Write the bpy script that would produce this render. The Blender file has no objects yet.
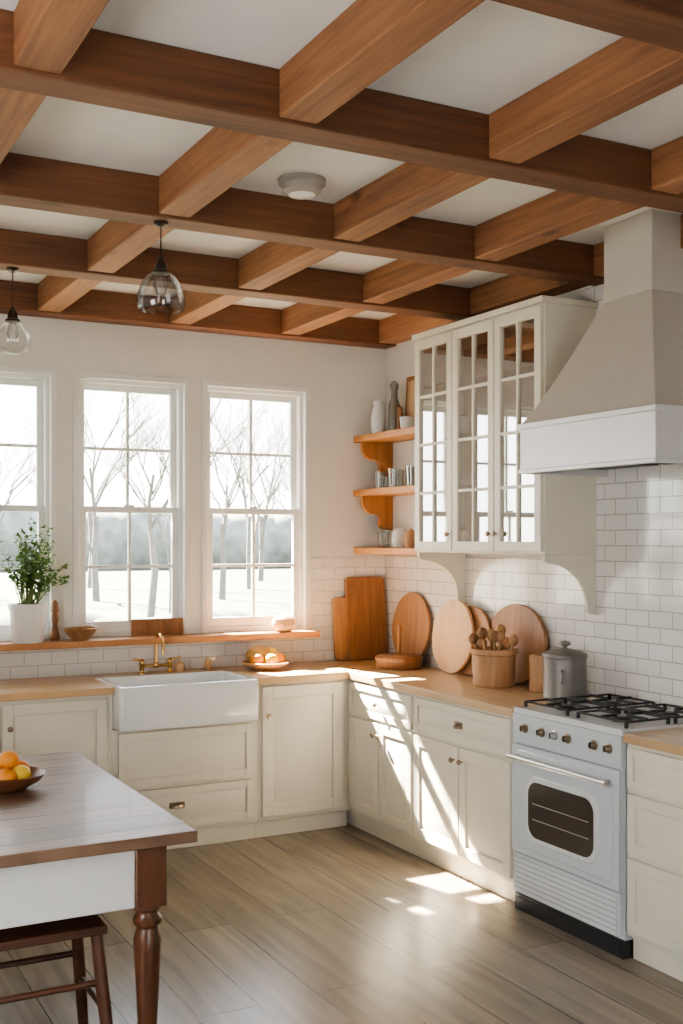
import bpy, bmesh, math, random
from mathutils import Vector, Matrix
random.seed(7)
R=math.radians
# ------------------------------------------------------------------ materials
def newmat(name):
    m=bpy.data.materials.new(name); m.use_nodes=True
    nt=m.node_tree; nt.nodes.clear()
    out=nt.nodes.new('ShaderNodeOutputMaterial'); b=nt.nodes.new('ShaderNodeBsdfPrincipled')
    nt.links.new(b.outputs[0],out.inputs[0])
    return m,nt,b,out
def c4(c): return (c[0],c[1],c[2],1)
def N(nt,t,**k):
    n=nt.nodes.new(t)
    for a,v in k.items(): setattr(n,a,v)
    return n
def paint(name,col,rough=.5,metal=0,var=.06,bump=.0,nscale=6,coat=0):
    m,nt,b,o=newmat(name)
    tc=N(nt,'ShaderNodeTexCoord'); no=N(nt,'ShaderNodeTexNoise'); no.inputs['Scale'].default_value=nscale; no.inputs['Detail'].default_value=4
    nt.links.new(tc.outputs['Object'],no.inputs['Vector'])
    r=N(nt,'ShaderNodeValToRGB'); r.color_ramp.elements[0].position=.3; r.color_ramp.elements[1].position=.7
    r.color_ramp.elements[0].color=c4([x*(1-var) for x in col]); r.color_ramp.elements[1].color=c4([min(1,x*(1+var*.5)) for x in col])
    nt.links.new(no.outputs['Fac'],r.inputs[0]); nt.links.new(r.outputs[0],b.inputs['Base Color'])
    b.inputs['Roughness'].default_value=rough; b.inputs['Metallic'].default_value=metal
    b.inputs['Coat Weight'].default_value=coat
    if bump:
        n2=N(nt,'ShaderNodeTexNoise'); n2.inputs['Scale'].default_value=nscale*12
        nt.links.new(tc.outputs['Object'],n2.inputs['Vector'])
        bp=N(nt,'ShaderNodeBump'); bp.inputs['Strength'].default_value=bump; bp.inputs['Distance'].default_value=.01
        nt.links.new(n2.outputs['Fac'],bp.inputs['Height']); nt.links.new(bp.outputs[0],b.inputs['Normal'])
    return m
def wood(name,dark,light,axis='X',rough=.5,sc=1.0,bump=.15,coat=0,knots=False,along=1.3,lo=.38,hi=.66):
    m,nt,b,o=newmat(name)
    tc=N(nt,'ShaderNodeTexCoord'); oi=N(nt,'ShaderNodeObjectInfo')
    ad=N(nt,'ShaderNodeVectorMath',operation='ADD'); mul=N(nt,'ShaderNodeMath',operation='MULTIPLY'); mul.inputs[1].default_value=13.7
    nt.links.new(oi.outputs['Random'],mul.inputs[0]); nt.links.new(tc.outputs['Object'],ad.inputs[0]); nt.links.new(mul.outputs[0],ad.inputs[1])
    mp=N(nt,'ShaderNodeMapping'); s=[16*sc]*3; s['XYZ'.index(axis)]=along*sc; mp.inputs['Scale'].default_value=s
    nt.links.new(ad.outputs[0],mp.inputs[0])
    n1=N(nt,'ShaderNodeTexNoise'); n1.inputs['Scale'].default_value=1.6; n1.inputs['Detail'].default_value=8; n1.inputs['Distortion'].default_value=.5; n1.inputs['Roughness'].default_value=.65
    nt.links.new(mp.outputs[0],n1.inputs['Vector'])
    n2=N(nt,'ShaderNodeTexNoise'); n2.inputs['Scale'].default_value=1.5; n2.inputs['Detail'].default_value=2
    nt.links.new(ad.outputs[0],n2.inputs['Vector'])
    mx=N(nt,'ShaderNodeMath',operation='MULTIPLY_ADD'); mx.inputs[1].default_value=.35
    nt.links.new(n2.outputs['Fac'],mx.inputs[0]); 
    m2=N(nt,'ShaderNodeMath',operation='MULTIPLY'); m2.inputs[1].default_value=.7
    nt.links.new(n1.outputs['Fac'],m2.inputs[0]); nt.links.new(m2.outputs[0],mx.inputs[2])
    r=N(nt,'ShaderNodeValToRGB'); r.color_ramp.elements[0].position=lo; r.color_ramp.elements[1].position=hi
    r.color_ramp.elements[0].color=c4(dark); r.color_ramp.elements[1].color=c4(light)
    nt.links.new(mx.outputs[0],r.inputs[0])
    col=r.outputs[0]
    if knots:
        mk=N(nt,'ShaderNodeMapping'); s=[5.0]*3; s['XYZ'.index(axis)]=2.2; mk.inputs['Scale'].default_value=s
        nt.links.new(ad.outputs[0],mk.inputs[0])
        vo=N(nt,'ShaderNodeTexVoronoi'); vo.inputs['Scale'].default_value=1.0; nt.links.new(mk.outputs[0],vo.inputs['Vector'])
        kr=N(nt,'ShaderNodeValToRGB'); kr.color_ramp.elements[0].position=.05; kr.color_ramp.elements[1].position=.15
        kr.color_ramp.elements[0].color=(.35,.3,.28,1); kr.color_ramp.elements[1].color=(1,1,1,1)
        nt.links.new(vo.outputs['Distance'],kr.inputs[0])
        mm=N(nt,'ShaderNodeMix',data_type='RGBA',blend_type='MULTIPLY'); mm.inputs[0].default_value=1
        nt.links.new(r.outputs[0],mm.inputs[6]); nt.links.new(kr.outputs[0],mm.inputs[7]); col=mm.outputs[2]
    nt.links.new(col,b.inputs['Base Color'])
    b.inputs['Roughness'].default_value=rough; b.inputs['Coat Weight'].default_value=coat
    bp=N(nt,'ShaderNodeBump'); bp.inputs['Strength'].default_value=bump; bp.inputs['Distance'].default_value=.01
    nt.links.new(n1.outputs['Fac'],bp.inputs['Height']); nt.links.new(bp.outputs[0],b.inputs['Normal'])
    return m
def brick(name,uaxis,vaxis,w,h,mort,c1,c2,cm,rough,offset=.5,grain=None,bump=.4,rnd=0,bd=.004,coat=0):
    m,nt,b,o=newmat(name)
    g=N(nt,'ShaderNodeNewGeometry'); sp=N(nt,'ShaderNodeSeparateXYZ'); cb=N(nt,'ShaderNodeCombineXYZ')
    nt.links.new(g.outputs['Position'],sp.inputs[0]); nt.links.new(sp.outputs['XYZ'.index(uaxis)],cb.inputs[0]); nt.links.new(sp.outputs['XYZ'.index(vaxis)],cb.inputs[1])
    br=N(nt,'ShaderNodeTexBrick'); br.offset=offset
    for k,v in (('Scale',1),('Brick Width',w),('Row Height',h),('Mortar Size',mort),('Mortar Smooth',.2),('Bias',0)): br.inputs[k].default_value=v
    br.inputs['Color1'].default_value=c4(c1); br.inputs['Color2'].default_value=c4(c2); br.inputs['Mortar'].default_value=c4(cm)
    nt.links.new(cb.outputs[0],br.inputs['Vector'])
    col=br.outputs['Color']
    if grain:
        mp=N(nt,'ShaderNodeMapping'); mp.inputs['Scale'].default_value=(grain[0],grain[1],1); nt.links.new(cb.outputs[0],mp.inputs[0])
        no=N(nt,'ShaderNodeTexNoise'); no.inputs['Scale'].default_value=1; no.inputs['Detail'].default_value=6; no.inputs['Distortion'].default_value=.6
        nt.links.new(mp.outputs[0],no.inputs['Vector'])
        rr=N(nt,'ShaderNodeValToRGB'); rr.color_ramp.elements[0].position=.3; rr.color_ramp.elements[1].position=.7
        rr.color_ramp.elements[0].color=c4([grain[2]]*3); rr.color_ramp.elements[1].color=(1,1,1,1)
        nt.links.new(no.outputs['Fac'],rr.inputs[0])
        mm=N(nt,'ShaderNodeMix',data_type='RGBA',blend_type='MULTIPLY'); mm.inputs[0].default_value=1
        nt.links.new(col,mm.inputs[6]); nt.links.new(rr.outputs[0],mm.inputs[7]); col=mm.outputs[2]
    nt.links.new(col,b.inputs['Base Color']); b.inputs['Roughness'].default_value=rough; b.inputs['Coat Weight'].default_value=coat
    inv=N(nt,'ShaderNodeMath',operation='SUBTRACT'); inv.inputs[0].default_value=1; nt.links.new(br.outputs['Fac'],inv.inputs[1])
    h_=inv.outputs[0]
    if rnd:
        n3=N(nt,'ShaderNodeTexNoise'); n3.inputs['Scale'].default_value=rnd; nt.links.new(cb.outputs[0],n3.inputs['Vector'])
        a3=N(nt,'ShaderNodeMath',operation='MULTIPLY_ADD'); a3.inputs[1].default_value=.8; nt.links.new(n3.outputs['Fac'],a3.inputs[0]); nt.links.new(h_,a3.inputs[2]); h_=a3.outputs[0]
    bp=N(nt,'ShaderNodeBump'); bp.inputs['Strength'].default_value=bump; bp.inputs['Distance'].default_value=bd
    nt.links.new(h_,bp.inputs['Height']); nt.links.new(bp.outputs[0],b.inputs['Normal'])
    return m
def thinglass(name,tint=(1,1,1),refl=.08,rough=.02,fres=True):
    m=bpy.data.materials.new(name); m.use_nodes=True; nt=m.node_tree; nt.nodes.clear()
    out=nt.nodes.new('ShaderNodeOutputMaterial'); tr=nt.nodes.new('ShaderNodeBsdfTransparent'); gl=nt.nodes.new('ShaderNodeBsdfGlossy'); mx=nt.nodes.new('ShaderNodeMixShader')
    tr.inputs[0].default_value=c4(tint); gl.inputs['Roughness'].default_value=rough
    lw=nt.nodes.new('ShaderNodeLayerWeight'); lw.inputs[0].default_value=.25
    ma=nt.nodes.new('ShaderNodeMath'); ma.operation='MULTIPLY_ADD'; ma.inputs[1].default_value=.5 if fres else 0.05; ma.inputs[2].default_value=refl
    nt.links.new(lw.outputs['Fresnel'],ma.inputs[0]); nt.links.new(ma.outputs[0],mx.inputs[0])
    nt.links.new(tr.outputs[0],mx.inputs[1]); nt.links.new(gl.outputs[0],mx.inputs[2]); nt.links.new(mx.outputs[0],out.inputs[0])
    return m

M_wall=paint('plaster_wall',(.82,.81,.765),.8,var=.03,bump=.05)
M_ceil=paint('ceiling_paint',(.82,.82,.80),.85,var=.03)
M_white=paint('white_trim_paint',(.85,.85,.84),.4,var=.02)
M_cab=paint('cream_cabinet_paint',(.78,.735,.63),.42,var=.03)
M_cabin=paint('cabinet_interior',(.36,.26,.18),.6)
M_ceramic=paint('white_fireclay',(.86,.87,.88),.12,var=.01,coat=.5)
M_enamel=paint('stove_enamel',(.60,.65,.70),.25,var=.01,coat=.3)
M_enamelw=paint('cooktop_enamel',(.72,.74,.75),.25,var=.01,coat=.3)
M_hood=paint('hood_painted_steel',(.55,.515,.47),.45,metal=.1,var=.04)
M_hoodb=paint('hood_band_steel',(.66,.66,.66),.35,metal=.2,var=.03)
M_dark=paint('black_cast_iron',(.02,.02,.022),.5)
M_darkglass=paint('oven_glass',(.06,.052,.045),.08,coat=1)
M_steel=paint('brushed_steel',(.62,.62,.62),.28,metal=1,var=.05)
M_can=paint('pewter_canister',(.22,.21,.20),.45,metal=.5,var=.15)
M_brass=paint('aged_brass',(.72,.48,.20),.25,metal=1,var=.1)
M_pull=paint('antique_nickel',(.30,.24,.18),.35,metal=1)
M_bronze=paint('dark_bronze',(.07,.055,.045),.4,metal=.8)
M_pot=paint('white_ceramic',(.8,.8,.8),.4,var=.04)
M_grey=paint('grey_stoneware',(.35,.33,.30),.5,var=.15)
M_orange=paint('orange_peel',(.9,.32,.03),.45,var=.15,bump=.3,nscale=10)
M_lemon=paint('lemon_peel',(.9,.6,.06),.45,var=.12,bump=.3,nscale=10)
M_bread=paint('bread_crust',(.62,.36,.14),.7,var=.35,nscale=14)
M_soil=paint('potting_soil',(.05,.035,.02),.9)
M_leaf=paint('green_leaf',(.12,.25,.06),.5,var=.5,nscale=25)
M_stem=paint('green_stem',(.16,.22,.06),.6)
M_lampglow=paint('frosted_lamp_glass',(.85,.84,.8),.4)
M_beamX_shaded=wood('beam_wood_x_shaded',(.070,.028,.013),(.20,.080,.034),'X',.65,knots=True,sc=1.5,along=.7,lo=.34,hi=.72)  # beam wood darkened in colour for the unlit front faces
M_beamY_lit=wood('beam_wood_y_lit',(.125,.053,.024),(.35,.160,.072),'Y',.65,knots=True,sc=1.5,along=.7,lo=.34,hi=.72)  # same beam wood, lighter, with window light put into the colour
M_sill=wood('sill_wood',(.34,.14,.05),(.55,.27,.11),'X',.35,coat=.2)
M_shelf=wood('shelf_wood',(.34,.15,.05),(.55,.28,.11),'Y',.45)
M_shelfx=wood('bracket_wood',(.30,.125,.04),(.47,.22,.08),'Z',.5)
M_bd1=wood('walnut_board',(.15,.065,.028),(.31,.145,.062),'Z',.5,sc=1.4)
M_bd2=wood('acacia_board',(.21,.10,.045),(.37,.20,.095),'Z',.5)
M_bd3=wood('maple_board',(.56,.34,.18),(.74,.52,.32),'Z',.5)
M_crock=wood('crock_wood',(.38,.20,.10),(.56,.34,.19),'Z',.5)
M_leg=wood('table_leg_wood',(.075,.028,.013),(.18,.068,.03),'Z',.35,coat=.3)
M_chair=wood('dark_stool_wood',(.045,.018,.010),(.11,.042,.022),'X',.4)
M_bowlw=wood('bowl_wood',(.10,.04,.02),(.25,.11,.05),'X',.4)
M_spoon=wood('utensil_wood',(.45,.26,.12),(.65,.42,.22),'Z',.6)
M_ctX=brick('butcher_block_x','X','Y',.9,.045,.0006,(.56,.34,.16),(.70,.47,.26),(.34,.18,.08),.32,grain=(3,60,.78),bump=.05,coat=.15)
M_ctY_sunlit=brick('butcher_block_y_sunlit','Y','X',.9,.045,.0006,(.56,.37,.20),(.72,.51,.31),(.34,.18,.08),.32,grain=(3,60,.78),bump=.05,coat=.15)  # paler copy of the butcher block, sunlight put into its colour
M_table=brick('table_planks','X','Y',3.0,.16,.005,(.18,.105,.065),(.29,.17,.105),(.02,.010,.006),.45,grain=(3,45,.45),bump=.5,coat=.05)
M_floor=brick('floor_planks','Y','X',2.3,.235,.0026,(.255,.21,.16),(.35,.295,.235),(.07,.052,.038),.27,offset=.37,grain=(1.4,18,.66),bump=.2,bd=.003)
M_tileX=brick('subway_tile_x','X','Z',.152,.076,.0028,(.80,.78,.73),(.85,.83,.78),(.58,.55,.50),.14,bump=.5,rnd=4,coat=.4)
M_tileY=brick('subway_tile_y','Y','Z',.152,.076,.0028,(.78,.77,.745),(.84,.825,.80),(.48,.455,.42),.14,bump=.6,rnd=4,coat=.4)
M_pane=thinglass('window_pane',refl=.02,fres=False)
M_cabglass=thinglass('cabinet_glass',tint=(.85,.84,.82),refl=.06)
M_glass=thinglass('clear_glassware',tint=(.93,.94,.94),refl=.08)
M_smoke=thinglass('pendant_glass',tint=(.75,.75,.75),refl=.10)
M_bark=paint('tree_bark_hazed',(.13,.12,.11),.9,var=.2)  # bark lightened to stand in for outdoor haze
M_grass=paint('winter_grass',(.030,.036,.020),.95,var=.5,nscale=.5)
M_hedge=paint('hedge_foliage',(.035,.045,.032),.95,var=.5,nscale=3)
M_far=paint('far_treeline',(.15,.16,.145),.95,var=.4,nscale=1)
M_blocker=paint('sun_blocker_paint',(.7,.7,.68),.8)  # coats only the added sun blocker outside

# ------------------------------------------------------------------ mesh builder
class MB:
    def __init__(s): s.v=[];s.f=[];s.mi=[];s.sm=[];s.mats=[]
    def add(s,vs,fs,mat,smooth=False,M=None):
        if mat not in s.mats: s.mats.append(mat)
        k=s.mats.index(mat); o=len(s.v)
        for p in vs:
            p=Vector(p); s.v.append(M@p if M is not None else p)
        for f in fs: s.f.append([i+o for i in f]); s.mi.append(k); s.sm.append(smooth)
        return s
    def box(s,x0,x1,y0,y1,z0,z1,mat,M=None):
        if x0>x1:x0,x1=x1,x0
        if y0>y1:y0,y1=y1,y0
        if z0>z1:z0,z1=z1,z0
        vs=[(x0,y0,z0),(x1,y0,z0),(x1,y1,z0),(x0,y1,z0),(x0,y0,z1),(x1,y0,z1),(x1,y1,z1),(x0,y1,z1)]
        fs=[(0,3,2,1),(4,5,6,7),(0,1,5,4),(1,2,6,5),(2,3,7,6),(3,0,4,7)]
        return s.add(vs,fs,mat,False,M)
    def loft(s,rings,mat,caps=True,smooth=False,M=None):
        n=len(rings[0]); vs=[p for r in rings for p in r]; fs=[]
        for i in range(len(rings)-1):
            for j in range(n):
                a=i*n+j;b=i*n+(j+1)%n; fs.append((a,b,b+n,a+n))
        if caps: fs.append(tuple(range(n-1,-1,-1))); fs.append(tuple(range((len(rings)-1)*n,len(rings)*n)))
        return s.add(vs,fs,mat,smooth,M)
    def prism(s,poly,axis,a0,a1,mat,M=None):
        def P(p,a):
            return {'X':(a,p[0],p[1]),'Y':(p[0],a,p[1]),'Z':(p[0],p[1],a)}[axis]
        return s.loft([[P(p,a0) for p in poly],[P(p,a1) for p in poly]],mat,True,False,M)
    def lathe(s,prof,mat,c=(0,0,0),M=None,segs=32,sx=1,sy=1):
        vs=[];rings=[];fs=[]
        for r,z in prof:
            if r<1e-6: rings.append([len(vs)]); vs.append((0,0,z))
            else:
                rings.append(list(range(len(vs),len(vs)+segs)))
                for j in range(segs):
                    a=2*math.pi*j/segs; vs.append((r*math.cos(a)*sx,r*math.sin(a)*sy,z))
        for i in range(len(rings)-1):
            A,B=rings[i],rings[i+1]
            if len(A)==1 and len(B)==1: continue
            for j in range(segs):
                k=(j+1)%segs
                if len(A)==1: fs.append((A[0],B[k],B[j]))
                elif len(B)==1: fs.append((A[j],A[k],B[0]))
                else: fs.append((A[j],A[k],B[k],B[j]))
        T=Matrix.Translation(Vector(c)); T=T@M if M is not None else T
        return s.add(vs,fs,mat,True,T)
    def sphere(s,c,r,mat,sc=(1,1,1),segs=20):
        prof=[(max(0,r*math.sin(math.pi*i/12)) if 0<i<12 else 0,-r*math.cos(math.pi*i/12)*sc[2]) for i in range(13)]
        return s.lathe(prof,mat,c,segs=segs,sx=sc[0],sy=sc[1])
    def tube(s,pts,r,mat,segs=10,M=None):
        pts=[Vector(p) for p in pts]; n=len(pts)
        rs=r if isinstance(r,(list,tuple)) else [r]*n
        t0=(pts[1]-pts[0]).normalized(); up=Vector((0,0,1)) if abs(t0.z)<.9 else Vector((1,0,0))
        u=t0.cross(up).normalized(); rings=[]
        for i,p in enumerate(pts):
            t=(pts[min(i+1,n-1)]-pts[max(i-1,0)]).normalized()
            u=(u-t*u.dot(t)).normalized(); w=t.cross(u)
            rings.append([p+(u*math.cos(2*math.pi*j/segs)+w*math.sin(2*math.pi*j/segs))*rs[i] for j in range(segs)])
        return s.loft(rings,mat,True,True,M)
    def done(s,name,bevel=0,origin=None,segs=2):
        xs=[p.x for p in s.v];ys=[p.y for p in s.v];zs=[p.z for p in s.v]
        o=Vector(origin) if origin else Vector(((min(xs)+max(xs))/2,(min(ys)+max(ys))/2,min(zs)))
        me=bpy.data.meshes.new(name); me.from_pydata([p-o for p in s.v],[],s.f)
        for m in s.mats: me.materials.append(m)
        for p,k,sm in zip(me.polygons,s.mi,s.sm): p.material_index=k; p.use_smooth=sm
        bm=bmesh.new(); bm.from_mesh(me); bmesh.ops.recalc_face_normals(bm,faces=bm.faces); bm.to_mesh(me); bm.free()
        me.set_sharp_from_angle(angle=R(42))
        ob=bpy.data.objects.new(name,me); ob.location=o; bpy.context.scene.collection.objects.link(ob)
        if bevel:
            b=ob.modifiers.new('edge_bevel','BEVEL'); b.width=bevel; b.segments=segs; b.limit_method='ANGLE'; b.angle_limit=R(50)
        return ob
RX=lambda a:Matrix.Rotation(R(a),4,'X')
RY=lambda a:Matrix.Rotation(R(a),4,'Y')
RZ=lambda a:Matrix.Rotation(R(a),4,'Z')
T=lambda x,y,z:Matrix.Translation((x,y,z))

# ------------------------------------------------------------------ key dimensions
XW=3.73; YW=6.42; ZC=3.125; ZB=2.965; XL=-1.7; YF=-1.6
CT=.92
# ------------------------------------------------------------------ room shell
MB().box(XL-.2,XW+.2,YF-.2,YW+.2,-.1,0,M_floor).done('floor')
MB().box(XL-.2,XW+.2,YF-.2,YW+.2,ZC,ZC+.15,M_ceil).done('ceiling')
MB().box(XW,XW+.2,YF-.2,YW+.2,0,ZC,M_wall).done('wall_right')
wins=[(.86,1.53),(1.665,2.333),(2.455,3.145)]
WZ0,WZ1=1.13,2.655
allw=[(-.75,-.08),(.045,.715)]+wins
w=MB(); w.box(XL-.2,XW,YW,YW+.2,0,WZ0,M_wall); w.box(XL-.2,XW,YW,YW+.2,WZ1,ZC,M_wall)
xs=[XL-.2]+[q for p in allw for q in p]+[XW]
for i in range(0,len(xs),2): w.box(xs[i],xs[i+1],YW,YW+.2,WZ0,WZ1,M_wall)
w.done('wall_back')
w=MB(); 
for z0,z1 in ((0,.9),(2.4,ZC)): w.box(XL-.2,XL,YF,YW,z0,z1,M_wall)
for y0,y1 in ((YF,1.2),(3.0,YW)): w.box(XL-.2,XL,y0,y1,.9,2.4,M_wall)
w.done('wall_left')
w=MB(); w.box(XL,XW,YF-.2,YF,2.1,ZC,M_wall)
for x0,x1 in ((XL,.2),(1.2,XW)): w.box(x0,x1,YF-.2,YF,0,2.1,M_wall)
w.done('wall_front')

def window(name,x0,x1):
    m=MB(); y0=YW+.03; y1=YW+.13; f=.034
    z0,z1=WZ0,WZ1
    m.box(x0,x0+f,y0,y1,z0,z1,M_white); m.box(x1-f,x1,y0,y1,z0,z1,M_white)
    m.box(x0+f,x1-f,y0,y1,z1-f,z1,M_white); m.box(x0+f,x1-f,y0,y1,z0,z0+f,M_white)
    g=.012
    m.box(x0-.022,x0+.012,YW-g,y0-.001,z0+.001,z1+.022,M_white); m.box(x1-.012,x1+.022,YW-g,y0-.001,z0+.001,z1+.022,M_white); m.box(x0+.012,x1-.012,YW-g,y0-.001,z1-.012,z1+.022,M_white)
    zm=1.88
    def sash(za,zb,ya,yb,bot):
        s=.036; a=x0+f; b=x1-f
        m.box(a,a+s,ya,yb,za,zb,M_white); m.box(b-s,b,ya,yb,za,zb,M_white)
        m.box(a+s,b-s,ya,yb,zb-s,zb,M_white); m.box(a+s,b-s,ya,yb,za,za+bot,M_white)
        ym=(ya+yb)/2; xc=(a+b)/2; zc=(za+bot+zb-s)/2
        m.box(xc-.009,xc+.009,ym-.010,ym+.010,za+bot,zb-s,M_white)
        m.box(a+s,xc-.009,ym-.009,ym+.009,zc-.009,zc+.009,M_white); m.box(xc+.009,b-s,ym-.009,ym+.009,zc-.009,zc+.009,M_white)
        m.add([(a+s,ym,za+bot),(b-s,ym,za+bot),(b-s,ym,zb-s),(a+s,ym,zb-s)],[(0,1,2,3)],M_pane)
    sash(zm-.018,z1-f-.001,y0+.055,y0+.085,.036)
    sash(z0+f+.001,zm+.018,y0+.015,y0+.045,.055)
    m.box((x0+x1)/2-.03,(x0+x1)/2+.03,y0+.02,y0+.045,zm+.019,zm+.03,M_white)
    m.done(name,.0015)
for i,(a,b) in enumerate(reversed(allw)): window('window_%d'%(i+1),a,b)
MB().box(-1.0,3.16,YW-.17,YW+.029,WZ0-.038,WZ0,M_sill).done('trim_1',.004)

# tiles
MB().box(-1.0,3.16,YW-.009,YW-.0005,CT,WZ0-.04,M_tileX).box(3.1601,XW,YW-.009,YW-.0005,CT,1.58,M_tileX).done('wall_back_tiles')
MB().box(XW-.009,XW-.0005,1.6,4.45,CT-.02,ZB,M_tileY).box(XW-.009,XW-.0005,4.4501,YW-.01,CT,1.60,M_tileY).done('wall_right_tiles')

# beams
BW=.14; BY=.128
bys=(6.345,5.31,4.265,3.14,2.085,1.02,-.04,-1.1)
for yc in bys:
    MB().box(XL,XW,yc-BW/2,yc+BW/2,ZB,ZC,M_beamX_shaded).done('ceiling_beam',.006)
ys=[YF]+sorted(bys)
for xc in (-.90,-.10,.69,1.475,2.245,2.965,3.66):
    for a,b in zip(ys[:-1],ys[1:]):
        MB().box(xc-BY/2,min(xc+BY/2,XW),a+(BW/2 if a>YF else 0),b-BW/2,ZB+.010,ZC,M_beamY_lit).done('ceiling_beam',.006)

# ------------------------------------------------------------------ cabinetry
class Fr:
    def __init__(s,k,P): s.k=k; s.P=P
    def pt(s,u,d,z): return (u,s.P-d,z) if s.k=='B' else (s.P-d,u,z)
    def box(s,m,u0,u1,d0,d1,z0,z1,mat):
        a=s.pt(u0,d0,z0); b=s.pt(u1,d1,z1); m.box(a[0],b[0],a[1],b[1],a[2],b[2],mat)
    def frus(s,m,u0,u1,z0,z1,d0,d1,i,mat):
        r0=[s.pt(u0,d0,z0),s.pt(u1,d0,z0),s.pt(u1,d0,z1),s.pt(u0,d0,z1)]
        r1=[s.pt(u0+i,d1,z0+i),s.pt(u1-i,d1,z0+i),s.pt(u1-i,d1,z1-i),s.pt(u0+i,d1,z1-i)]
        m.loft([r0,r1],mat)
    def lathe(s,m,prof,u,d,z,mat,segs=16):
        M=RX(90) if s.k=='B' else RY(-90)
        m.lathe(prof,mat,s.pt(u,d,z),M,segs)
    def panel(s,m,u0,u1,z0,z1,mat,st=.055):
        t=.022; q=.009 if s.k=='B' else .0135
        s.box(m,u0,u1,0,q,z0,z1,mat)
        s.box(m,u0,u0+st,q,t,z0,z1,mat); s.box(m,u1-st,u1,q,t,z0,z1,mat)
        s.box(m,u0+st,u1-st,q,t,z0,z0+st,mat); s.box(m,u0+st,u1-st,q,t,z1-st,z1,mat)
        s.frus(m,u0+st+.008,u1-st-.008,z0+st+.008,z1-st-.008,q,.0205,min(.034,(z1-z0-2*st)*.22),mat)
    def knob(s,m,u,z,mat=None):
        s.lathe(m,[(.004,0),(.005,.012),(.006,.014),(.013,.018),(.015,.024),(.011,.030),(0,.032)],u,.0215,z,mat or M_pull)
    def cup(s,m,u,z,w=.045):
        vs=[];fs=[];n=10;k=5
        for i in range(k+1):
            ph=math.pi/2*i/k
            for j in range(n+1):
                th=math.pi*j/n
                vs.append(s.pt(u+w*math.cos(th)*math.cos(ph*.98),.020+.026*math.sin(ph)+.001,z-.012+.026*math.sin(th)*math.cos(ph*.6)))
        for i in range(k):
            for j in range(n): a=i*(n+1)+j; fs.append((a,a+1,a+n+2,a+n+1))
        m.add(vs,fs,M_pull,True)
        s.box(m,u-w,u+w,.0195,.0235,z-.014,z+.02,M_pull)
YC=5.83; XC=3.14
FB=Fr('B',YC); FR=Fr('R',XC)
def carcB(x0,x1,z1=.88):
    m=MB(); m.box(x0,x1,YC,YW-.012,.10,z1,M_cab); m.box(x0,x1,YC+.03,YW-.012,0,.10,M_cab); return m
def carcR(y0,y1):
    m=MB(); m.box(XC,XW-.012,y0,y1,.10,.88,M_cab); m.box(XC+.03,XW-.012,y0,y1,0,.10,M_cab); return m
m=carcB(-.60,.56); FB.panel(m,-.59,-.03,.13,.86,M_cab); FB.panel(m,-.01,.55,.13,.86,M_cab); FB.knob(m,-.06,.74); FB.knob(m,.02,.74); m.done('base_cabinet',.002)
m=carcB(.56,1.70); FB.panel(m,.575,1.115,.13,.86,M_cab); FB.panel(m,1.13,1.67,.13,.86,M_cab); FB.knob(m,1.08,.74); FB.knob(m,1.165,.74); m.done('base_cabinet',.002)
m=carcB(1.70,2.545,.685); m.box(1.70,1.709,YC,YW-.012,.685,.88,M_cab); m.box(2.515,2.545,YC,YW-.012,.685,.88,M_cab)
FB.panel(m,1.735,2.515,.37,.665,M_cab,.045); FB.panel(m,1.735,2.515,.125,.35,M_cab,.04); FB.cup(m,2.06,.25); m.done('base_cabinet',.002)
m=carcB(2.545,3.14); FB.panel(m,2.57,3.085,.125,.865,M_cab,.065); FB.knob(m,2.60,.70); m.done('base_cabinet',.002)
m=carcR(5.085,YW-.012)
FR.panel(m,5.10,5.80,.685,.865,M_cab,.038); FR.panel(m,5.10,5.445,.125,.665,M_cab,.052); FR.panel(m,5.455,5.80,.125,.665,M_cab,.052)
FR.knob(m,5.45,.775); FR.knob(m,5.42,.60); FR.knob(m,5.48,.60); m.done('base_cabinet',.002)
m=carcR(4.195,5.083)
FR.panel(m,4.22,5.07,.685,.865,M_cab,.038); FR.panel(m,4.22,4.64,.125,.665,M_cab,.055); FR.panel(m,4.65,5.07,.125,.665,M_cab,.055)
FR.cup(m,4.645,.775,.035); FR.knob(m,4.61,.60); FR.knob(m,4.68,.60); m.done('base_cabinet',.002)
m=carcR(2.35,3.455)
FR.panel(m,2.37,3.435,.70,.865,M_cab,.035); FR.panel(m,2.37,3.435,.44,.68,M_cab,.045); FR.panel(m,2.37,3.435,.125,.42,M_cab,.045)
for z in (.78,.56,.28): FR.cup(m,2.75,z)
m.done('base_cabinet',.002)

# countertop
YE=YC-.035; XE=XC-.026
m=MB(); z0,z1=.882,CT
m.box(-.62,1.708,YE,YW-.01,z0,z1,M_ctX); m.box(1.708,2.516,6.22,YW-.01,z0,z1,M_ctX); m.box(2.516,XW-.01,YE,YW-.01,z0,z1,M_ctX)
m.box(XE,XW-.01,4.195,YE,z0,z1,M_ctY_sunlit); m.done('countertop',.003)
m=MB(); m.box(XE,XW-.01,2.33,3.455,z0,z1,M_ctY_sunlit); m.done('countertop',.003)

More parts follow.
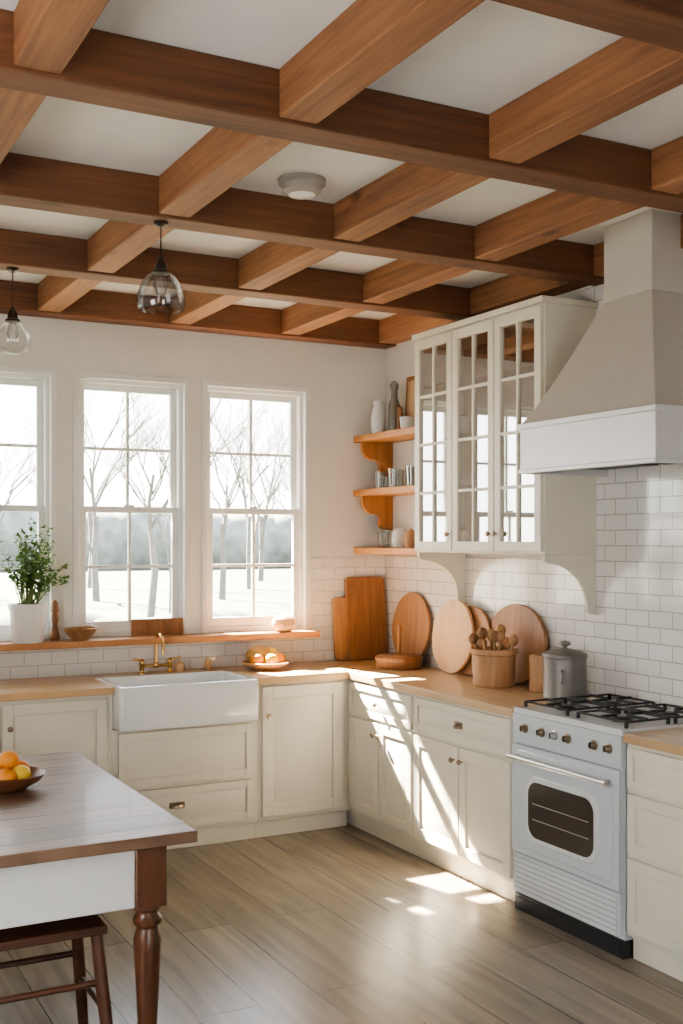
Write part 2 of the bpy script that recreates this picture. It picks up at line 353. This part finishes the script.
# farmhouse sink
m=MB(); x0,x1,y0,y1=1.712,2.512,5.715,6.215; zt=.925; zb=.692; t=.028
def rr2(x0,x1,y0,y1,r,z):
    o=[]
    for cx,cy,a0 in ((x1-r,y1-r,0),(x0+r,y1-r,90),(x0+r,y0+r,180),(x1-r,y0+r,270)):
        for k in range(7): a=R(a0+15*k); o.append((cx+r*math.cos(a),cy+r*math.sin(a),z))
    return o
rg=[rr2(x0+.006,x1-.006,y0+.006,y1-.006,.02,zb),rr2(x0,x1,y0,y1,.024,zb+.008),rr2(x0,x1,y0,y1,.024,zt-.010),rr2(x0+.003,x1-.003,y0+.003,y1-.003,.024,zt-.003),rr2(x0+.010,x1-.010,y0+.010,y1-.010,.024,zt),
    rr2(x0+t-.006,x1-t+.006,y0+t-.006,y1-t+.006,.03,zt),rr2(x0+t,x1-t,y0+t,y1-t,.03,zt-.006),rr2(x0+t+.006,x1-t-.006,y0+t+.006,y1-t-.006,.03,zb+.05),rr2(x0+t+.03,x1-t-.03,y0+t+.03,y1-t-.03,.03,zb+.028)]
m.loft(rg,M_ceramic,True,True)
m.lathe([(0,.0),(.035,0),(.038,.003),(0,.004)],M_steel,((x0+x1)/2,(y0+y1)/2,zb+.0285)); m.done('farmhouse_sink')

# faucet (bridge, brass)
m=MB(); fx,fy=2.105,6.30
for dx in (-.085,.085):
    m.lathe([(0,0),(.024,0),(.024,.006),(.013,.012),(.011,.05),(.015,.055),(.015,.075),(.009,.085),(0,.088)],M_brass,(fx+dx,fy,CT),segs=20)
    s=1 if dx>0 else -1
    m.tube([(fx+dx,fy,CT+.078),(fx+dx+s*.05,fy-.02,CT+.088)],[.005,.007],M_brass)
    m.sphere((fx+dx+s*.053,fy-.021,CT+.089),.009,M_brass)
m.tube([(fx-.085,fy,CT+.045),(fx+.085,fy,CT+.045)],.009,M_brass)
m.lathe([(.012,.03),(.017,.04),(.017,.055),(.012,.065)],M_brass,(fx,fy,CT),segs=16)
pts=[(fx,fy,CT+.045),(fx,fy,CT+.17)]+[(fx,fy-.06+.06*math.cos(a),CT+.17+.06*math.sin(a)) for a in [R(20*i) for i in range(1,9)]]+[(fx,fy-.125,CT+.14),(fx,fy-.127,CT+.12)]
m.tube(pts,.009,M_brass,12); m.done('bridge_faucet')

# ------------------------------------------------------------------ wall cabinet with glass doors
UF=3.40; F=Fr('R',UF); y0,y1=4.315,5.49; zb,zt=1.63,2.85
m=MB()
m.box(UF,XW-.01,y0,y0+.02,zb,zt,M_cab); m.box(UF,XW-.01,y1-.02,y1,zb,zt,M_cab)
m.box(UF,XW-.01,y0+.02,y1-.02,zb,zb+.022,M_cab); m.box(UF,XW-.01,y0+.02,y1-.02,zt-.03,zt,M_cab)
m.box(XW-.02,XW-.01,y0+.02,y1-.02,zb+.02,zt-.03,M_cabin)
m.box(UF-.03,XW-.01,y0-.012,y1+.012,zt,zt+.03,M_cab)
for z in (1.98,2.28,2.57): m.box(UF+.03,XW-.02,y0+.02,y1-.02,z,z+.014,M_cabin)
n=3; wd=(y1-y0-.01)/n
for i in range(n):
    a=y0+.005+i*wd+.004; b=a+wd-.008; z0=zb+.012; z1=zt-.012; st=.05; t=.022
    F.box(m,a,a+st,0,t,z0,z1,M_cab); F.box(m,b-st,b,0,t,z0,z1,M_cab); F.box(m,a+st,b-st,0,t,z0,z0+st,M_cab); F.box(m,a+st,b-st,0,t,z1-st,z1,M_cab)
    c=(a+b)/2; F.box(m,c-.008,c+.008,.004,.02,z0+st,z1-st,M_cab)
    for k in range(1,4):
        zz=z0+st+(z1-z0-2*st)*k/4; F.box(m,a+st,c-.008,.004,.019,zz-.008,zz+.008,M_cab); F.box(m,c+.008,b-st,.004,.019,zz-.008,zz+.008,M_cab)
    m.add([F.pt(a+st,.008,z0+st),F.pt(b-st,.008,z0+st),F.pt(b-st,.008,z1-st),F.pt(a+st,.008,z1-st)],[(0,1,2,3)],M_cabglass)
    F.knob(m,(b-.022) if i==0 else (a+.022),z0+.09)
for i in range(3):
    for k,z in enumerate((zb+.023,1.995,2.295)):
        yy=y0+.2+i*wd
        if (i+k)%2: m.lathe([(0,0),(.05,0),(.09,.02),(.092,.05),(.05,.055),(0,.055)],M_pot,(3.58,yy,z),segs=20)
        else: m.lathe([(.03,0),(.035,.09),(.03,.1),(0,.1)],M_pot,(3.56,yy-.05,z),segs=16); m.lathe([(.03,0),(.035,.11),(.03,.12),(0,.12)],M_grey,(3.6,yy+.06,z),segs=16)
m.done('glass_door_wall_cabinet',.002)
def corbel(yc):
    p=[(XW-.01,zb-.001),(UF,zb-.001),(UF,zb-.03)]
    for i in range(0,11):
        a=R(90*i/10); p.append((UF+.02+(.245)*math.sin(a), zb-.045-.21*(1-math.cos(a)) ))
    p+=[(XW-.06,zb-.28),(XW-.045,zb-.30),(XW-.01,zb-.30)]
    MB().prism(p,'Y',yc-.012,yc+.012,M_cab).done('shelf_corbel',.002)
corbel(y0+.014); corbel(y1-.014)

# open shelves
for z in (2.335,1.985,1.61):
    m=MB(); m.box(3.485,XW-.001,y1+.015,YW-.001,z,z+.042,M_shelf)
    z9=z
    p=[(XW-.001,z9),(3.50,z9),(3.50,z9-.03)]
    if z>1.7:
        p+=[(3.505,z9-.07),(3.53,z9-.10),(3.56,z9-.115),(3.60,z9-.118),(3.625,z9-.13),(3.63,z9-.15),(3.625,z9-.175),(3.635,z9-.20),(3.66,z9-.215),(XW-.001,z9-.22)]
        m.prism(p,'Y',YW-.10,YW-.07,M_shelfx)
    m.done('wall_shelf',.004)

# ------------------------------------------------------------------ range hood
m=MB(); hx=3.20; ya,yb=3.36,4.25; zb_,zt_=2.01,2.24; XB=XW-.0095
t=.02
m.box(hx,hx+t,ya,yb,zb_,zt_,M_hoodb); m.box(hx+t,XB,ya,ya+t,zb_,zt_,M_hoodb); m.box(hx+t,XB,yb-t,yb,zb_,zt_,M_hoodb)
m.box(hx+t,XB,ya+t,yb-t,zb_+.04,zb_+.05,M_steel)
for k in range(2):
    c=ya+.03+.43*k; m.box(hx+.06,XB-.06,c,c+.38,zb_+.03,zb_+.04,M_dark)
m.box(hx-.012,XB,ya-.012,yb+.012,zt_-.022,zt_+.004,M_hoodb); m.box(hx-.006,XB,ya-.006,ya,zb_,zb_+.02,M_hoodb); m.box(hx-.006,hx,ya,yb+.006,zb_,zb_+.02,M_hoodb)
rings=[]
for i in range(13):
    s=i/12; e=s**.86
    X=hx+(3.43-hx)*e; A=ya+(3.623-ya)*e; B=yb+(3.93-yb)*e; z=zt_+(2.78-zt_)*s
    rings.append([(X,A,z),(X,B,z),(XB,B,z),(XB,A,z)])
m.loft(rings,M_hood)
m.box(3.43,XB,3.623,3.93,2.78,ZC,M_hood)
m.done('range_hood',.003)

# ------------------------------------------------------------------ stove
m=MB(); y0,y1=3.463,4.188; F=Fr('R',XC-.005); yc=(y0+y1)/2
m.box(XC-.005,XW-.012,y0,y1,.075,.905,M_enamel)
m.box(XC-.02,XW-.012,y0,y1,.905,.930,M_enamelw)
F.box(m,y0,y1,0,.022,.775,.904,M_enamel)
F.box(m,y0+.004,y1-.004,0,.030,.275,.765,M_enamel)
def rrect(u0,u1,z0,z1,r):
    o=[]
    for cx,cz,a0 in ((u1-r,z1-r,0),(u0+r,z1-r,90),(u0+r,z0+r,180),(u1-r,z0+r,270)):
        for k in range(7): a=R(a0+15*k); o.append((cx+r*math.cos(a),cz+r*math.sin(a)))
    return o
def rplate(u0,u1,z0,z1,r,d0,d1,mat,inset=0):
    P=rrect(u0,u1,z0,z1,r); Q=rrect(u0+inset,u1-inset,z0+inset,z1-inset,max(.01,r-inset)); m.loft([[F.pt(u,d0,z) for u,z in P],[F.pt(u,d1,z) for u,z in Q]],mat)
rplate(y0+.03,y1-.03,.30,.745,.04,.030,.036,M_enamel,.006)
rplate(yc-.245,yc+.245,.345,.645,.075,.036,.043,M_enamelw,.005); rplate(yc-.220,yc+.220,.370,.620,.06,.043,.0445,M_darkglass)
for z in (.45,.52): F.box(m,yc-.19,yc+.19,.0446,.0450,z,z+.004,M_steel)
m.tube([F.pt(y0+.03,.075,.715),F.pt(y1-.03,.075,.715)],.012,M_steel,12)
for u in (y0+.06,y1-.06): m.tube([F.pt(u,.03,.715),F.pt(u,.075,.715)],.009,M_steel,10)
F.box(m,y0+.004,y1-.004,0,.02,.085,.265,M_enamel)
for k in range(7):
    z=.098+k*.023; F.box(m,y0+.02,y1-.02,.02,.032,z,z+.012,M_enamelw)
F.box(m,y0,y1,-.03,.01,0,.075,M_dark); F.box(m,y0+.02,y1-.02,.01,.014,.02,.06,M_dark)
m.box(XC+.03,XW-.02,y0,y1,0,.074,M_dark)
for k,u in enumerate((-.29,-.20,-.03,.06,.15,.27)):
    F.lathe(m,[(.022,0),(.022,.004),(.016,.006),(.014,.022),(.010,.026),(0,.026)],yc+u,.022,.845,M_pull if k!=3 else M_steel,20)
    F.box(m,yc+u-.0025,yc+u+.0025,.046,.051,.833,.857,M_dark)
for bx in (3.28,3.55):
    for by in (yc-.185,yc+.185):
        m.lathe([(0,0),(.045,0),(.045,.010),(.032,.012),(.032,.018),(0,.020)],M_dark,(bx,by,.930),segs=24)
        gz=.956; q=.115
        for s in (-1,1):
            m.box(bx-q,bx+q,by+s*q*1.3-.0045,by+s*q*1.3+.0045,gz-.005,gz+.003,M_dark)
            m.box(bx+s*q-.0045,bx+s*q+.0045,by-q*1.3,by+q*1.3,gz-.0052,gz+.0032,M_dark)
            m.box(bx+s*.03,bx+s*q,by-.004,by+.004,gz-.004,gz+.008,M_dark)
            m.box(bx-.004,bx+.004,by+s*.03,by+s*q*1.3,gz-.0042,gz+.0082,M_dark)
            for s2 in (-1,1): m.box(bx+s*q-.006,bx+s*q+.006,by+s2*q*1.3-.006,by+s2*q*1.3+.006,.930,gz,M_dark)
m.done('gas_stove',.002)

# ------------------------------------------------------------------ countertop objects
def board(name,kind,c,w,h,th,mat,lean,wall,rot_=0):
    m=MB()
    if kind=='rect':
        P=[]
        r=.03
        for cx,cz,a0 in ((w/2-r,h-r,0),(-w/2+r,h-r,90),(-w/2+r,r,180),(w/2-r,r,270)):
            for k in range(5): a=R(a0+22.5*k); P.append((cx+r*math.cos(a),cz+r*math.sin(a)))
    else:
        P=[]
        for k in range(48):
            a=2*math.pi*k/48; P.append((w/2*math.cos(a),h/2+h/2*math.sin(a)))
    m.prism(P,'Y',0,th,mat)
    ob=m.done(name,.004,origin=(0,0,0))
    rot=RX(-lean)
    if wall=='R': rot=RZ(-90)@rot
    ob.matrix_world=T(*c)@rot
    return ob
CB=CT+.003
board('cutting_board','rect',(3.555,6.325,CB),.29,.54,.022,M_bd1,6,'B')
board('cutting_board','rect',(3.40,6.345,CB),.17,.41,.018,M_bd2,5,'B')
board('round_cutting_board','round',(3.655,6.02,CB),.44,.45,.02,M_bd2,5,'R')
board('round_cutting_board','round',(3.635,5.34,CB),.42,.40,.02,M_bd2,6,'R')
board('round_cutting_board','round',(3.60,5.47,CB),.42,.43,.02,M_bd3,6,'R')
board('round_cutting_board','round',(3.655,4.93,CB),.53,.43,.022,M_bd2,5,'R')
m=MB(); m.lathe([(0,0),(.135,0),(.142,.01),(.142,.045),(.147,.047),(.147,.068),(.13,.078),(.03,.082),(.012,.09),(.010,.20),(.016,.235),(.014,.26),(0,.265)],M_bd1,(3.50,5.86,CT)); m.done('round_wooden_box')
cx,cy=3.51,4.89
m=MB(); m.lathe([(0,0),(.10,0),(.11,.01),(.118,.17),(.127,.175),(.127,.20),(.118,.202),(.112,.18),(.098,.02),(0,.02)],M_crock,(cx,cy,CT),segs=36)
for k in range(11):
    a=k*2.3; r=.045+.03*(k%2); bx,by=cx+r*math.cos(a)*.5,cy+r*math.sin(a)*.5; tx,ty=cx+r*1.5*math.cos(a),cy+r*1.5*math.sin(a); hz=CT+.215+.02*(k%4)
    m.tube([(bx,by,CT+.03),(tx,ty,hz)],.007,M_spoon,8); m.sphere((tx,ty,hz+.015),.029,[M_spoon,M_bd2,M_crock][k%3],(1,.8,1.1),12)
m.done('utensil_crock')
m=MB(); m.lathe([(0,0),(.076,0),(.08,.006),(.076,.09),(.080,.17),(.074,.185),(.06,.187),(.06,.17),(0,.17)],M_crock,(3.62,4.60,CT),segs=8); m.done('wooden_canister',.003)
m=MB(); cx,cy=3.545,4.345; m.lathe([(0,0),(.103,0),(.107,.006),(.107,.012),(.105,.016),(.105,.20),(.109,.202),(.111,.215),(.108,.222),(.085,.232),(.03,.245),(.012,.249),(.012,.257),(.03,.265),(.026,.28),(0,.288)],M_can,(cx,cy,CT),segs=40)
m.tube([(cx-.08,cy-.075,CT+.15),(cx-.10,cy-.10,CT+.14),(cx-.10,cy-.10,CT+.10),(cx-.08,cy-.075,CT+.09)],.005,M_can,8)
m.done('metal_canister')
def bowl(m,c,r,h,mat,segs=36): m.lathe([(0,.0),(r*.45,0),(r*.5,.006),(r*.85,h*.55),(r,h),(r*.96,h+.003),(r*.8,h*.6),(r*.45,.016),(0,.014)],mat,c,segs=segs)
m=MB(); c=(2.75,6.17,CT); bowl(m,c,.145,.045,M_crock)
m.sphere((c[0]-.02,c[1]+.04,c[2]+.085),.055,M_bread,(1.7,.9,.95),20)
for dx,dy,dz,r,mt in ((-.07,-.03,.06,.042,M_orange),(.01,-.06,.06,.042,M_lemon),(.075,-.02,.06,.042,M_orange),(.05,.03,.095,.036,M_lemon)):
    m.sphere((c[0]+dx,c[1]+dy,c[2]+dz),r,mt,(1,1,.92),16)
m.done('fruit_dish')
m=MB(); m.lathe([(0,0),(.028,0),(.034,.02),(.03,.045),(.018,.052),(.008,.055),(.008,.062),(0,.064)],M_bd3,(2.26,6.33,CT),segs=20); m.done('lidded_salt_jar')
m=MB(); m.lathe([(0,0),(.02,0),(.022,.05),(.012,.06),(.008,.075),(0,.077)],M_bd3,(2.44,6.33,CT),segs=20); m.done('soap_bottle')
SZ=WZ0+.001
m=MB(); c=(1.66,6.305,SZ); bowl(m,c,.095,.068,M_bd2); m.sphere((c[0]+.045,c[1],SZ+.065),.03,M_bd2,(1.5,1,.7)); m.done('wooden_bowl')
m=MB(); m.lathe([(0,0),(.026,0),(.029,.01),(.022,.05),(.015,.09),(.022,.12),(.017,.15),(.022,.17),(.017,.21),(.010,.225),(0,.23)],M_bd1,(1.53,6.369,SZ),segs=20); m.done('pepper_mill')
m=MB(); m.box(1.98,2.30,6.365,6.385,0,.10,M_bd1,T(0,0,SZ+.002)@T(0,6.375,0)@RX(-6)@T(0,-6.375,0)); m.done('small_cutting_board',.004)
m=MB(); c=(2.94,6.325,SZ); m.lathe([(0,0),(.045,0),(.072,.025),(.076,.05),(.066,.075),(.069,.078),(.055,.092),(.02,.108),(.01,.116),(0,.122)],M_bd3,c,segs=24); m.done('sugar_pot')
m=MB(); c=Vector((1.365,6.30,SZ))
m.lathe([(0,0),(.080,0),(.085,.005),(.100,.185),(.107,.188),(.107,.215),(.098,.216),(.095,.195),(0,.19)],M_pot,c,segs=36); m.lathe([(0,.191),(.095,.196)],M_soil,c)
for k in range(66):
    a=random.uniform(0,2*math.pi); sp=random.uniform(.02,.24); h=random.uniform(.14,.46)*(1.15-sp*1.5)
    p0=c+Vector((.05*math.cos(a)*random.random(),.05*math.sin(a)*random.random(),.19)); yy=sp*math.sin(a); p2=c+Vector((sp*math.cos(a),min(yy,.06),.20+h)); p1=(p0+p2)/2+Vector((0,0,.05))
    m.tube([p0,p1,p2],[.003,.002,.001],M_stem,5)
    for q in range(16):
        t_=random.uniform(.25,1); p=p0.lerp(p2,t_)+Vector((0,0,.05*4*t_*(1-t_)))
        d=Vector((random.uniform(-1,1),random.uniform(-1,.6),random.uniform(-.4,.8))).normalized(); sd=d.cross(Vector((random.random()-.5,random.random()-.5,1))).normalized(); L=random.uniform(.022,.042); W=L*.33
        nrm=d.cross(sd)*L*.12
        m.add([p,p+d*L*.5+sd*W+nrm,p+d*L,p+d*L*.5-sd*W+nrm,p+d*L*.5],[(0,1,4),(1,2,4),(0,4,3),(4,2,3)],M_leaf,True)
m.done('potted_plant')

def lath(name,prof,mat,c,segs=24): MB().lathe(prof,mat,c,segs=segs).done(name)
z=2.378
lath('ceramic_vase',[(0,0),(.035,0),(.045,.02),(.048,.10),(.038,.15),(.026,.18),(.032,.21),(.028,.21),(.02,.18),(0,.17)],M_pot,(3.56,6.22,z))
lath('tall_bottle',[(0,0),(.036,0),(.038,.02),(.036,.18),(.022,.22),(.02,.27),(.028,.29),(.028,.31),(.012,.33),(0,.335)],M_can,(3.62,6.12,z))
lath('white_cup',[(0,0),(.03,0),(.04,.02),(.045,.08),(.042,.08),(.036,.02),(0,.012)],M_pot,(3.58,5.90,z))
lath('white_cup',[(0,0),(.03,0),(.04,.02),(.045,.08),(.042,.08),(.036,.02),(0,.012)],M_pot,(3.61,5.76,z))
lath('pepper_grinder',[(0,0),(.022,0),(.024,.01),(.016,.06),(.022,.11),(.014,.13),(.02,.15),(0,.17)],M_bd1,(3.60,6.02,z),16)
m=MB(); Mx=T(3.702,6.0,z+.002)
m.box(-.010,.008,-.12,.12,.0,.36,M_shelfx,Mx@RY(3)); m.box(-.016,-.0105,-.09,.09,.03,.33,M_bd3,Mx@RY(3)); m.done('wooden_tray',.003)
z=2.028
for k,(x,y,h) in enumerate(((3.58,6.24,.11),(3.66,6.14,.12),(3.57,6.04,.12),(3.64,5.94,.13),(3.58,5.84,.12))):
    lath('drinking_glass',[(0,0),(.032,0),(.040,h),(.038,h),(.030,.008),(0,.008)],M_glass,(x,y,z))
lath('stoneware_jar',[(0,0),(.05,0),(.06,.03),(.055,.12),(.035,.15),(.04,.16),(0,.165)],M_pot,(3.63,5.72,z))
z=1.653
lath('stoneware_jar',[(0,0),(.045,0),(.055,.03),(.05,.09),(.035,.11),(.04,.12),(0,.125)],M_pot,(3.62,6.05,z))
lath('stoneware_jar',[(0,0),(.04,0),(.05,.03),(.045,.08),(.032,.10),(.01,.11),(0,.12)],M_crock,(3.60,5.88,z))
for x,y in ((3.60,6.22),(3.58,5.74)): lath('drinking_glass',[(0,0),(.032,0),(.040,.1),(.038,.1),(.030,.008),(0,.008)],M_glass,(x,y,z))

# ------------------------------------------------------------------ lights (fixtures)
def pendant(x,y,zt,cord,kind):
    m=MB()
    m.lathe([(0,0),(.028,0),(.028,-.010),(.012,-.02),(0,-.02)],M_bronze,(x,y,zt),segs=24)
    m.tube([(x,y,zt-.01),(x,y,zt-cord)],.003,M_bronze,8)
    z=zt-cord
    m.lathe([(0,.01),(.010,.008),(.014,-.01),(.022,-.02),(.024,-.045),(.034,-.05),(.036,-.06),(0,-.06)],M_bronze,(x,y,z),segs=24)
    z-=.055
    if kind==0: pr=[(.034,0),(.055,-.015),(.080,-.05),(.094,-.095),(.096,-.13),(.088,-.15)]
    else: pr=[(.03,0),(.045,-.02),(.075,-.055),(.084,-.09),(.077,-.125),(.05,-.15),(0,-.16)]
    m.lathe(pr,M_smoke if kind==0 else M_glass,(x,y,z),segs=40)
    m.lathe([(0,-.09),(.018,-.085),(.027,-.06),(.022,-.035),(.012,-.01),(.012,0)],M_glass,(x,y,z),segs=20)
    m.done('pendant_light')
pendant(1.445,4.265,ZB,.145,0)
pendant(1.08,5.31,ZB,.19,1)
lx_,ly_=1.93,3.98
m=MB(); m.lathe([(0,0),(.095,0),(.095,-.018),(.08,-.022),(.078,-.045),(.058,-.06),(0,-.066)],M_grey,(lx_,ly_,ZC),segs=40); m.lathe([(0,-.069),(.05,-.063),(.065,-.053),(.056,-.046)],M_lampglow,(lx_,ly_,ZC),segs=32); m.done('ceiling_light')

# ------------------------------------------------------------------ table, stool, fruit bowl
m=MB(); tx0,tx1,ty0,ty1=.02,1.28,3.41,4.96; zt=.76
m.box(tx0,tx1,ty0,ty1,.722,zt,M_table)
lx=(tx0+.14,tx1-.14); ly=(ty0+.09,ty1-.09)
for x in lx:
    for y in ly:
        m.box(x-.05,x+.05,y-.05,y+.05,.52,.722,M_leg)
        m.lathe([(0,0),(.026,0),(.03,.02),(.024,.05),(.030,.10),(.040,.30),(.045,.38),(.046,.41),(.036,.44),(.034,.45),(.046,.46),(.048,.475),(.036,.49),(.036,.50),(.046,.51),(.046,.52)],M_leg,(x,y,0),segs=28)
for y in (ly[0]-.03,ly[1]+.015): m.box(lx[0]+.05,lx[1]-.05,y,y+.02,.52,.722,M_white)
for x in (lx[0]-.03,lx[1]+.01): m.box(x,x+.02,ly[0]+.05,ly[1]-.05,.52,.722,M_white)
m.done('dining_table',.004)
m=MB(); c=(.86,4.30,zt+.001); bowl(m,c,.135,.06,M_bowlw)
for dx,dy,dz,mt in ((-.055,.0,.062,M_orange),(.035,-.045,.06,M_lemon),(.05,.04,.062,M_orange),(-.03,.06,.06,M_orange),(-.02,-.065,.058,M_orange),(.0,.0,.11,M_orange)):
    m.sphere((c[0]+dx,c[1]+dy,c[2]+dz),.039,mt,(1,1,.94),18)
m.done('fruit_bowl')
m=MB(); sx,sy=.81,3.66; sz=.47
m.box(sx-.20,sx+.20,sy-.16,sy+.16,sz-.028,sz,M_chair)
L={}
for a in (-1,1):
    for b in (-1,1):
        p0=Vector((sx+a*.17,sy+b*.13,sz-.028)); p1=Vector((sx+a*.21,sy+b*.17,0)); L[(a,b)]=(p0,p1)
        m.tube([p0,p0.lerp(p1,.5),p1],[.020,.022,.017],M_chair,12)
for a in (-1,1):
    m.tube([L[(a,-1)][0].lerp(L[(a,-1)][1],.55),L[(a,1)][0].lerp(L[(a,1)][1],.55)],.011,M_chair,10)
    m.tube([L[(-1,a)][0].lerp(L[(-1,a)][1],.35),L[(1,a)][0].lerp(L[(1,a)][1],.35)],.011,M_chair,10)
m.done('wooden_stool',.004)

# ------------------------------------------------------------------ exterior
MB().box(-60,60,YW+.3,120,-.35,-.3,M_grass).done('ground_lawn')
MB().box(-4,1.90,YW+.21,8.75,3.16,3.24,M_blocker).box(1.90,6,YW+.21,7.76,3.16,3.24,M_blocker).done('sun_blocker')  # unseen stepped slab added to cut the sun coming through the windows
def tree(seed):
    rnd=random.Random(seed); m=MB()
    def br(p,d,L,r,dep):
        mid=p+d*L*.5+Vector((rnd.uniform(-1,1),rnd.uniform(-1,1),rnd.uniform(-.3,.3)))*L*.06
        e=p+d*L; m.tube([p,mid,e],[r,r*.85,r*.62],M_bark,5 if dep>1 else 8)
        if dep>=6: return
        for k in range(3 if dep in(1,2,3) else 2):
            nd=(d+Vector((rnd.uniform(-1,1),rnd.uniform(-1,1),rnd.uniform(-.2,.6)))*.65).normalized()
            br(p.lerp(e,rnd.uniform(.5,1)),nd,L*rnd.uniform(.62,.85),r*.52,dep+1)
    br(Vector((0,0,-.3)),Vector((0,0,1)),2.2,.10,0); return m
protos=[]
for i,(x,y,s) in enumerate(((5.0,27,1.0),(9.2,28,1.1),(10.0,36,1.3),(14,35,1.2),(3.4,38,1.3),(18,42,1.4),(8.4,24,.9),(12.5,46,1.5),(22,50,1.5),(15.6,30,1.0),(6.5,46,1.5),(2.0,29,1.0),(12.3,25,.8))):
    if i<3: ob=tree(i+3).done('bare_tree',origin=(0,0,0)); protos.append(ob.data)
    else: ob=bpy.data.objects.new('bare_tree',protos[i%3]); bpy.context.scene.collection.objects.link(ob)
    ob.location=(x,y,0); ob.scale=(s,s,s); ob.rotation_euler=(0,0,i*1.3)
def hedge(x0,x1,y,h,seed,mat):
    rnd=random.Random(seed); m=MB(); x=x0
    while x<x1:
        r=h*rnd.uniform(.5,.75); m.sphere((x,y+rnd.uniform(-.3,.3),-.3+h*.4*rnd.uniform(.8,1.1)),r,mat,(1.6,.9,1),12); x+=r*.8
    m.done('hedge')
hedge(-4,18,15.5,.95,1,M_hedge); hedge(-20,80,75,4.0,2,M_far)

# ------------------------------------------------------------------ light
wld=bpy.data.worlds.new('World'); bpy.context.scene.world=wld; wld.use_nodes=True; nt=wld.node_tree; nt.nodes.clear()
o=nt.nodes.new('ShaderNodeOutputWorld'); bg=nt.nodes.new('ShaderNodeBackground'); tc=nt.nodes.new('ShaderNodeTexCoord'); sp=nt.nodes.new('ShaderNodeSeparateXYZ'); r=nt.nodes.new('ShaderNodeValToRGB')
nt.links.new(tc.outputs['Generated'],sp.inputs[0]); nt.links.new(sp.outputs[2],r.inputs[0])
r.color_ramp.elements[0].position=0; r.color_ramp.elements[0].color=(1,.98,.94,1); r.color_ramp.elements[1].position=.6; r.color_ramp.elements[1].color=(.75,.86,1,1)
nt.links.new(r.outputs[0],bg.inputs[0]); bg.inputs[1].default_value=9.5; nt.links.new(bg.outputs[0],o.inputs[0])
sd=bpy.data.lights.new('sun','SUN'); sd.energy=300; sd.angle=R(.8); sd.color=(1,.90,.74); so=bpy.data.objects.new('sun',sd); bpy.context.scene.collection.objects.link(so)
dr=Vector((.225,-1,-.92)).normalized(); so.rotation_euler=dr.to_track_quat('-Z','Y').to_euler(); so.location=(0,12,8)
# ------------------------------------------------------------------ camera
cd=bpy.data.cameras.new('camera'); co=bpy.data.objects.new('camera',cd); bpy.context.scene.collection.objects.link(co)
co.location=(0,0,1.70); co.rotation_euler=(R(90),0,R(-27.9))
cd.sensor_fit='HORIZONTAL'; cd.sensor_width=36; cd.lens=1117/683*36; cd.shift_y=28/683; cd.clip_start=.05; cd.clip_end=300
bpy.context.scene.camera=co
sc=bpy.context.scene; sc.view_settings.view_transform='AgX'; sc.view_settings.look='AgX - Medium High Contrast'; sc.view_settings.exposure=-.05
